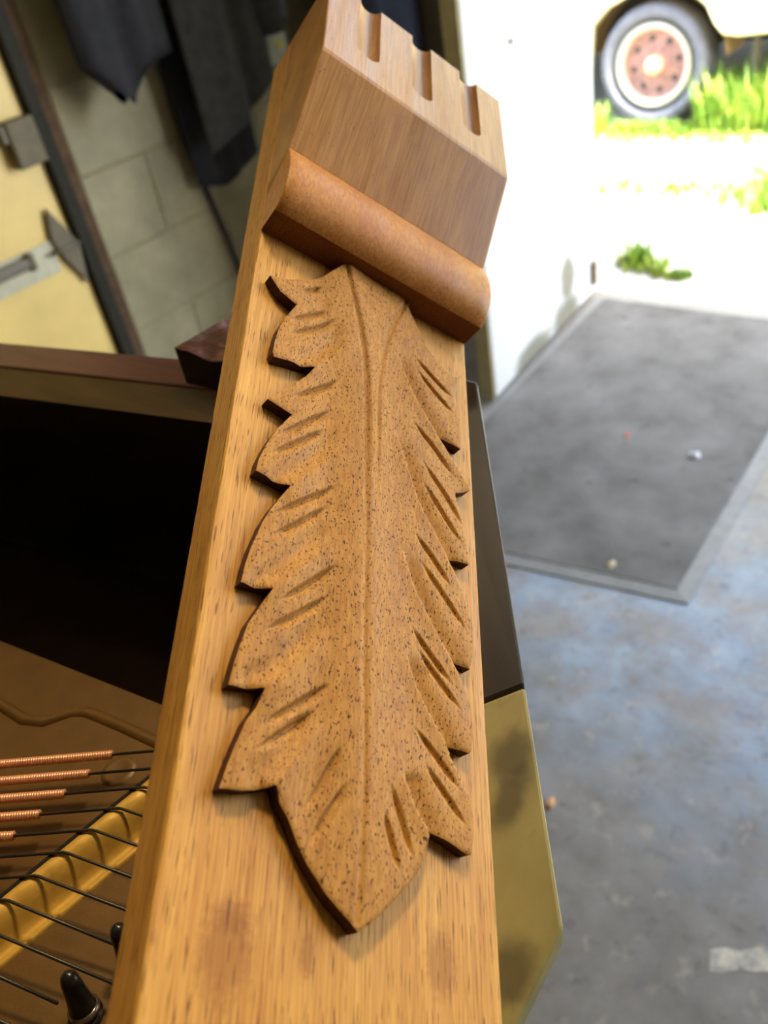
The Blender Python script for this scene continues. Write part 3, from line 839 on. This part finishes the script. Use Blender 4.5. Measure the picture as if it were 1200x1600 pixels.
# ------------------------------------------------------------------ clothes and cable on the left wall
def garment(name, label, cat, y0, y1, z0, z1, mat, depth=0.07, hem=lambda s: 0.0, folds=5, seed=0, x=WX, sleeve=None, collar=True, shoulder=0.55, gap=0.064):
    """a coat hanging flat against the wall: a closed, folded body with sleeves and collar"""
    r = random.Random(seed)
    t = thing(name, label, cat, (x + gap, (y0 + y1) / 2, 0))
    yc, hw = 0.0, (y1 - y0) / 2
    ph = [r.uniform(0, 6.28) for _ in range(4)]
    NU, NV = 48, 26
    V, F = [], []
    for j in range(NV + 1):
        s = j / NV                                     # 0 at the hem, 1 at the shoulders
        wv_ = hw * (1 - (1 - shoulder) * sstep1((s - 0.78) / 0.22)) * (0.94 + 0.06 * s)
        for i in range(NU):
            a = 2 * math.pi * i / NU
            cy, cx = math.cos(a), math.sin(a)
            q = (cy + 1) / 2
            fold = 0.28 * math.sin(folds * cy * 2.2 + ph[0] + s * 1.2) * (1 - 0.6 * s) + 0.12 * math.sin(folds * 4.1 * cy + ph[1])
            d = depth * (0.45 + 0.55 * (1 - s * 0.35)) * (1 + fold if cx > 0 else 0.25)
            zb = z0 + hem(q)
            V.append((max(0.002, depth * 0.5 + cx * d * 0.5), yc + cy * wv_, zb + (z1 - zb) * s))
    for j in range(NV):
        for i in range(NU):
            F.append((j * NU + i, j * NU + (i + 1) % NU, (j + 1) * NU + (i + 1) % NU, (j + 1) * NU + i))
    F += [tuple(range(NU))[::-1], tuple(NV * NU + i for i in range(NU))]
    obj('coat_body', V, F, mat, t, smooth=True)
    for sgn, zl in (sleeve or ()):
        top = Vector((depth * 0.45, sgn * hw * 0.72, z1 - 0.05)); end = Vector((depth * 0.75, sgn * hw * 0.80 + (0.02 * sgn), zl))
        ps, rs = [], []
        for k in range(13):
            s = k / 12
            p = top.lerp(end, s); p.x += 0.02 * math.sin(s * 3.1); ps.append(p); rs.append(0.062 - 0.018 * s + 0.004 * math.sin(s * 19 + ph[2]))
        V, F = tube_data(ps, rs, 14)
        obj('sleeve', V, F, mat, t, smooth=True)
    if collar:
        V, F = tube_data([(depth * 0.4 + 0.03 * math.sin(a), 0.075 * math.cos(a), z1 + 0.012) for a in np.linspace(0, math.pi, 10)], 0.02, 8)
        obj('collar', V, F, mat, t, smooth=True)
    tube('hanging_loop', [(0.004, 0, z1 - 0.01), (0.008 - gap * 0.5, 0, z1 + 0.05), (0.003 - gap, 0, z1 + 0.06)], 0.003, m_cable, t, 6)
    return t
def sstep1(x):
    x = min(1, max(0, x)); return x * x * (3 - 2 * x)

garment('jacket', 'black jacket hanging on the block wall next to the cream door frame', 'jacket', 1.190, 1.470, 1.0265, 1.70, m_blackcloth, 0.075,
        hem=lambda q: -0.10 * max(0, 1 - abs(q - 0.36) / 0.30) - 0.06 * max(0, q - 0.6), folds=3, seed=2)
garment('jacket', 'charcoal grey jacket with a slanting hem hanging right of the black one', 'jacket', 1.476, 1.768, 0.790, 1.68, m_greycloth, 0.10,
        hem=lambda q: -0.03 + 0.14 * q, folds=3, seed=5, sleeve=((1, 0.98),))
garment('apron', 'black apron hanging half hidden behind the charcoal jacket', 'apron', 1.470, 1.725, 0.655, 1.62, m_blackcloth, 0.03, hem=lambda q: 0.07 * abs(q - 0.35), folds=4, seed=8, collar=False, gap=0.024)
garment('coveralls', 'dark navy coveralls hanging in the corner behind the white door', 'coveralls', 2.02, 2.50, 0.02, 1.78, m_navycloth, 0.12, hem=lambda q: 0.0, folds=4, seed=11, sleeve=((-1, 0.9),), gap=0.012)

# black hose running down the wall
hose = tube('hose', [(WX + 0.011, 1.497, 1.7), (WX + 0.011, 1.497, 1.2), (WX + 0.011, 1.499, 0.83), (WX + 0.011, 1.515, 0.70), (WX + 0.011, 1.545, 0.52), (WX + 0.015, 1.565, 0.35), (WX + 0.05, 1.57, 0.012)], 0.0075, m_cable, None, 10)
tag(hose, 'thin black hose running down the block wall below the jackets', 'hose')

# wall unit with coiled cord and a pale label
unit = thing('cord_reel', 'coiled grey cord above a pale control box with yellow mark, beside the charcoal jacket', 'cord', (WX + 0.04, 1.828, 0))
box('control_box', (-0.039, -0.050, 0.885), (0.05, 0.046, 0.985), m_coil, unit, 0.006)
lb = box('label_plate', (0.0505, -0.040, 0.895), (0.054, 0.034, 0.978), m_plastic, unit, 0.002)
lathe('yellow_mark', [(0.0, 0.0012), (0.011, 0.001), (0.013, 0.0)], m_yellow, lb, 16, (0.0542, 0.006, 0.940), (1, 0, 0))
pts = []
for k in range(181):
    a = 2 * math.pi * k / 12
    pts.append((0.06 + 0.03 * math.cos(a), 0.004 + 0.032 * math.sin(a), 0.992 + 0.19 * k / 180))
tube('coiled_cord', pts, 0.0055, m_coil, unit, 7)

# ------------------------------------------------------------------ scraps on the floor
def scrap(name, label, cat, x, y, z, r, mat, h=0.004, seed=0, squash=0.6):
    q = random.Random(seed)
    n = 9
    ring = [(r * (0.7 + 0.5 * q.random()) * math.cos(6.283 * k / n), squash * r * (0.7 + 0.5 * q.random()) * math.sin(6.283 * k / n)) for k in range(n)]
    V = [(a, b, 0.0) for a, b in ring] + [(a * 0.8, b * 0.8, h * (0.5 + q.random() * 0.7)) for a, b in ring] + [(0, 0, h * 1.2)]
    F = [(k, (k + 1) % n, n + (k + 1) % n, n + k) for k in range(n)] + [(n + k, n + (k + 1) % n, 2 * n) for k in range(n)] + [tuple(range(n))[::-1]]
    o = obj(name, V, F, mat)
    o.location = (x, y, z); o.rotation_euler = (0, 0, q.random() * 3)
    return tag(o, label, cat)
scrap('paper_scrap', 'crumpled white paper scrap lying on the grey mat', 'paper', -0.5815, 1.709, 0.009, 0.017, m_paper, 0.012, 1)
scrap('straw_scrap', 'pale straw coloured scrap near the front edge of the mat', 'scrap', -0.5907, 1.262, 0.0075, 0.014, m_straw, 0.006, 2)
scrap('red_chip', 'small dull red chip on the middle of the mat', 'chip', -0.7664, 1.733, 0.009, 0.013, m_redchip, 0.005, 3)
scrap('wood_chip', 'light orange wood chip on the grey floor right of the piano', 'chip', -0.4314, 0.691, 0.0003, 0.013, m_chip, 0.006, 4)
V, F = [], []
for k in range(13):
    s = k / 12
    w = 0.016 + 0.004 * math.sin(k * 2.3)
    V += [(-0.1235 + 0.20 * s, 0.5845 + 0.135 * s - w * 0.8, 0.0006), (-0.1235 + 0.20 * s - 0.01, 0.5845 + 0.135 * s + w, 0.0006)]
F = [(2 * k, 2 * k + 2, 2 * k + 3, 2 * k + 1) for k in range(12)]
o = obj('painted_line', V, F, m_linepaint)
tag(o, 'worn cream paint stripe on the floor in the bottom right corner', 'painted line', kind='structure')

# ------------------------------------------------------------------ the yard: motorhome, grass
van = thing('motorhome', 'pale motorhome with a rusty hubbed wheel parked in the yard', 'motorhome', (-1.86, 4.42, 0))
G = 0.0
# side skin with the wheel arch cut out, built as upright strips
def lower_edge(x):
    pts = [(-4.0, 0.41), (-2.20, 0.41), (-0.335, 0.16), (-0.325, 0.40), (-0.315, 0.465), (-0.23, 0.545), (-0.13, 0.585), (0.0, 0.60), (0.20, 0.572), (0.262, 0.53), (0.30, 0.455), (0.345, 0.405), (0.42, 0.393), (0.55, 0.400), (1.0, 0.41), (4.0, 0.41)]
    for (a, za), (b, zb) in zip(pts[:-1], pts[1:]):
        if a <= x <= b: return za + (zb - za) * (x - a) / (b - a)
    return 0.41
xs = sorted(set(list(np.linspace(-3.2, 3.6, 30)) + list(np.linspace(-0.5, 0.6, 90))))
V, F = [], []
for x in xs:
    zl = lower_edge(x)
    V += [(x, 0.0, zl), (x, -0.012, zl + 0.012), (x, -0.012, 2.7), (x, 0.05, 2.72), (x, 0.05, zl)]
for i in range(len(xs) - 1):
    for j in range(5):
        k = (j + 1) % 5
        F.append((i * 5 + j, (i + 1) * 5 + j, (i + 1) * 5 + k, i * 5 + k))
obj('body_side', V, F, m_body, van)
box('body_shell', (-3.2, 0.06, 0.62), (3.6, 2.2, 2.7), m_body, van, 0.05)
box('underbody', (-3.1, 0.33, 0.30), (3.5, 2.1, 0.61), m_underbody, van, 0.02)
box('rear_skirt', (-3.1, 2.11, 0.08), (3.5, 2.14, 0.62), m_underbody, van, 0.01)
V, F = [], []
for k in range(25):
    a = math.pi * k / 24
    x, z = 0.37 * math.cos(a), 0.30 + 0.30 * math.sin(a)
    V += [(x - 0.02, 0.052, z), (x - 0.02, 0.325, z)]
F = [(2 * k, 2 * k + 1, 2 * k + 3, 2 * k + 2) for k in range(24)]
obj('arch_lining', V, F, m_arch, van)['label'] = 'tan lining of the wheel arch'
WR = 0.275
ax, oc = (0, -1, 0), (0.0, 0.10, WR)
lathe('tire', [(0.195, 0.0), (0.205, 0.055), (0.225, 0.085), (0.25, 0.092), (0.268, 0.078), (WR, 0.05), (WR, -0.09), (0.262, -0.12), (0.2, -0.11)], m_tire, van, 56, oc, ax)
lathe('wheel_rim', [(0.158, 0.044), (0.163, 0.062), (0.173, 0.076), (0.188, 0.080), (0.195, 0.066), (0.192, 0.04)], m_rimwhite, van, 48, oc, ax)
hubd = lathe('wheel_disc', [(0.160, 0.050), (0.157, 0.034), (0.126, 0.024), (0.085, 0.034), (0.055, 0.042), (0.0, 0.044)], m_rusthub, van, 48, oc, ax)
lathe('hub_cap', [(0.046, 0.042), (0.044, 0.070), (0.036, 0.086), (0.0, 0.092)], m_cap, van, 24, oc, ax)
for k in range(8):
    a = 2 * math.pi * k / 8 + 0.2
    q = (oc[0] + 0.118 * math.cos(a), oc[1], oc[2] + 0.118 * math.sin(a))
    lathe('vent_hole', [(0.0, 0.030), (0.014, 0.031), (0.017, 0.026)], m_underbody, hubd, 12, q, ax)
for k in range(6):
    a = 2 * math.pi * k / 6
    q = (oc[0] + 0.068 * math.cos(a), oc[1], oc[2] + 0.068 * math.sin(a))
    lathe('lug_nut', [(0.010, 0.036), (0.010, 0.050), (0.0, 0.052)], m_rusthub, hubd, 6, q, ax, smooth=False)
tube('jack_post', [(0.47, 0.12, 0.004), (0.47, 0.12, 0.44)], 0.022, m_hinge, van, 12)
tube('brace_rod', [(0.5, 0.14, 0.27), (0.62, 0.2, 0.37), (0.68, 0.24, 0.39)], 0.009, m_hinge, van, 8)

def grass(name, label, spots, n, hmin, hmax, seed):
    r = np.random.default_rng(seed)
    V, F = [], []
    for _ in range(n):
        x0, x1, y0, y1, k = spots[r.integers(len(spots))]
        x, y = r.uniform(x0, x1), r.uniform(y0, y1)
        h = r.uniform(hmin, hmax) * k
        a = r.uniform(0, 6.28); lean = r.uniform(0.1, 0.6) * h; w = 0.004 + 0.004 * r.random()
        dx, dy = math.cos(a), math.sin(a)
        b = len(V)
        V += [(x - dy * w, y + dx * w, -0.003), (x + dy * w, y - dx * w, -0.003), (x + dx * lean * 0.35 + dy * w * 0.7, y + dy * lean * 0.35 - dx * w * 0.7, h * 0.6),
              (x + dx * lean * 0.35 - dy * w * 0.7, y + dy * lean * 0.35 + dx * w * 0.7, h * 0.6), (x + dx * lean, y + dy * lean, h)]
        F += [(b, b + 1, b + 2, b + 3), (b + 3, b + 2, b + 4)]
    o = obj(name, V, F, m_grass)
    return tag(o, label, 'grass', kind='stuff')
grass('tall_grass', 'tall green grass growing around and under the motorhome wheel', [(-1.60, -1.0, 4.30, 4.60, 1.0), (-1.60, -0.2, 4.3, 4.66, 1.2), (-2.4, -2.05, 4.15, 4.40, 0.55), (-2.0, -1.6, 4.26, 4.36, 0.25), (-0.9, 0.6, 4.3, 4.66, 1.0), (-2.3, -0.6, 4.12, 4.34, 0.2)], 5200, 0.10, 0.26, 3)
grass('grass_strip', 'thin yellowing grass strip across the pale gravel', [(-1.70, -0.6, 3.42, 3.62, 0.8), (-1.15, -0.5, 3.35, 3.85, 1.0), (-1.0, -0.6, 3.3, 3.5, 1.0)], 1500, 0.02, 0.07, 4)
grass('grass_tuft', 'small green grass tuft beside the foot of the white door', [(-1.22, -1.08, 2.70, 2.80, 1.0), (-1.26, -1.18, 2.74, 2.86, 1.3), (-1.1, -0.98, 2.68, 2.74, 0.5)], 330, 0.02, 0.06, 5)
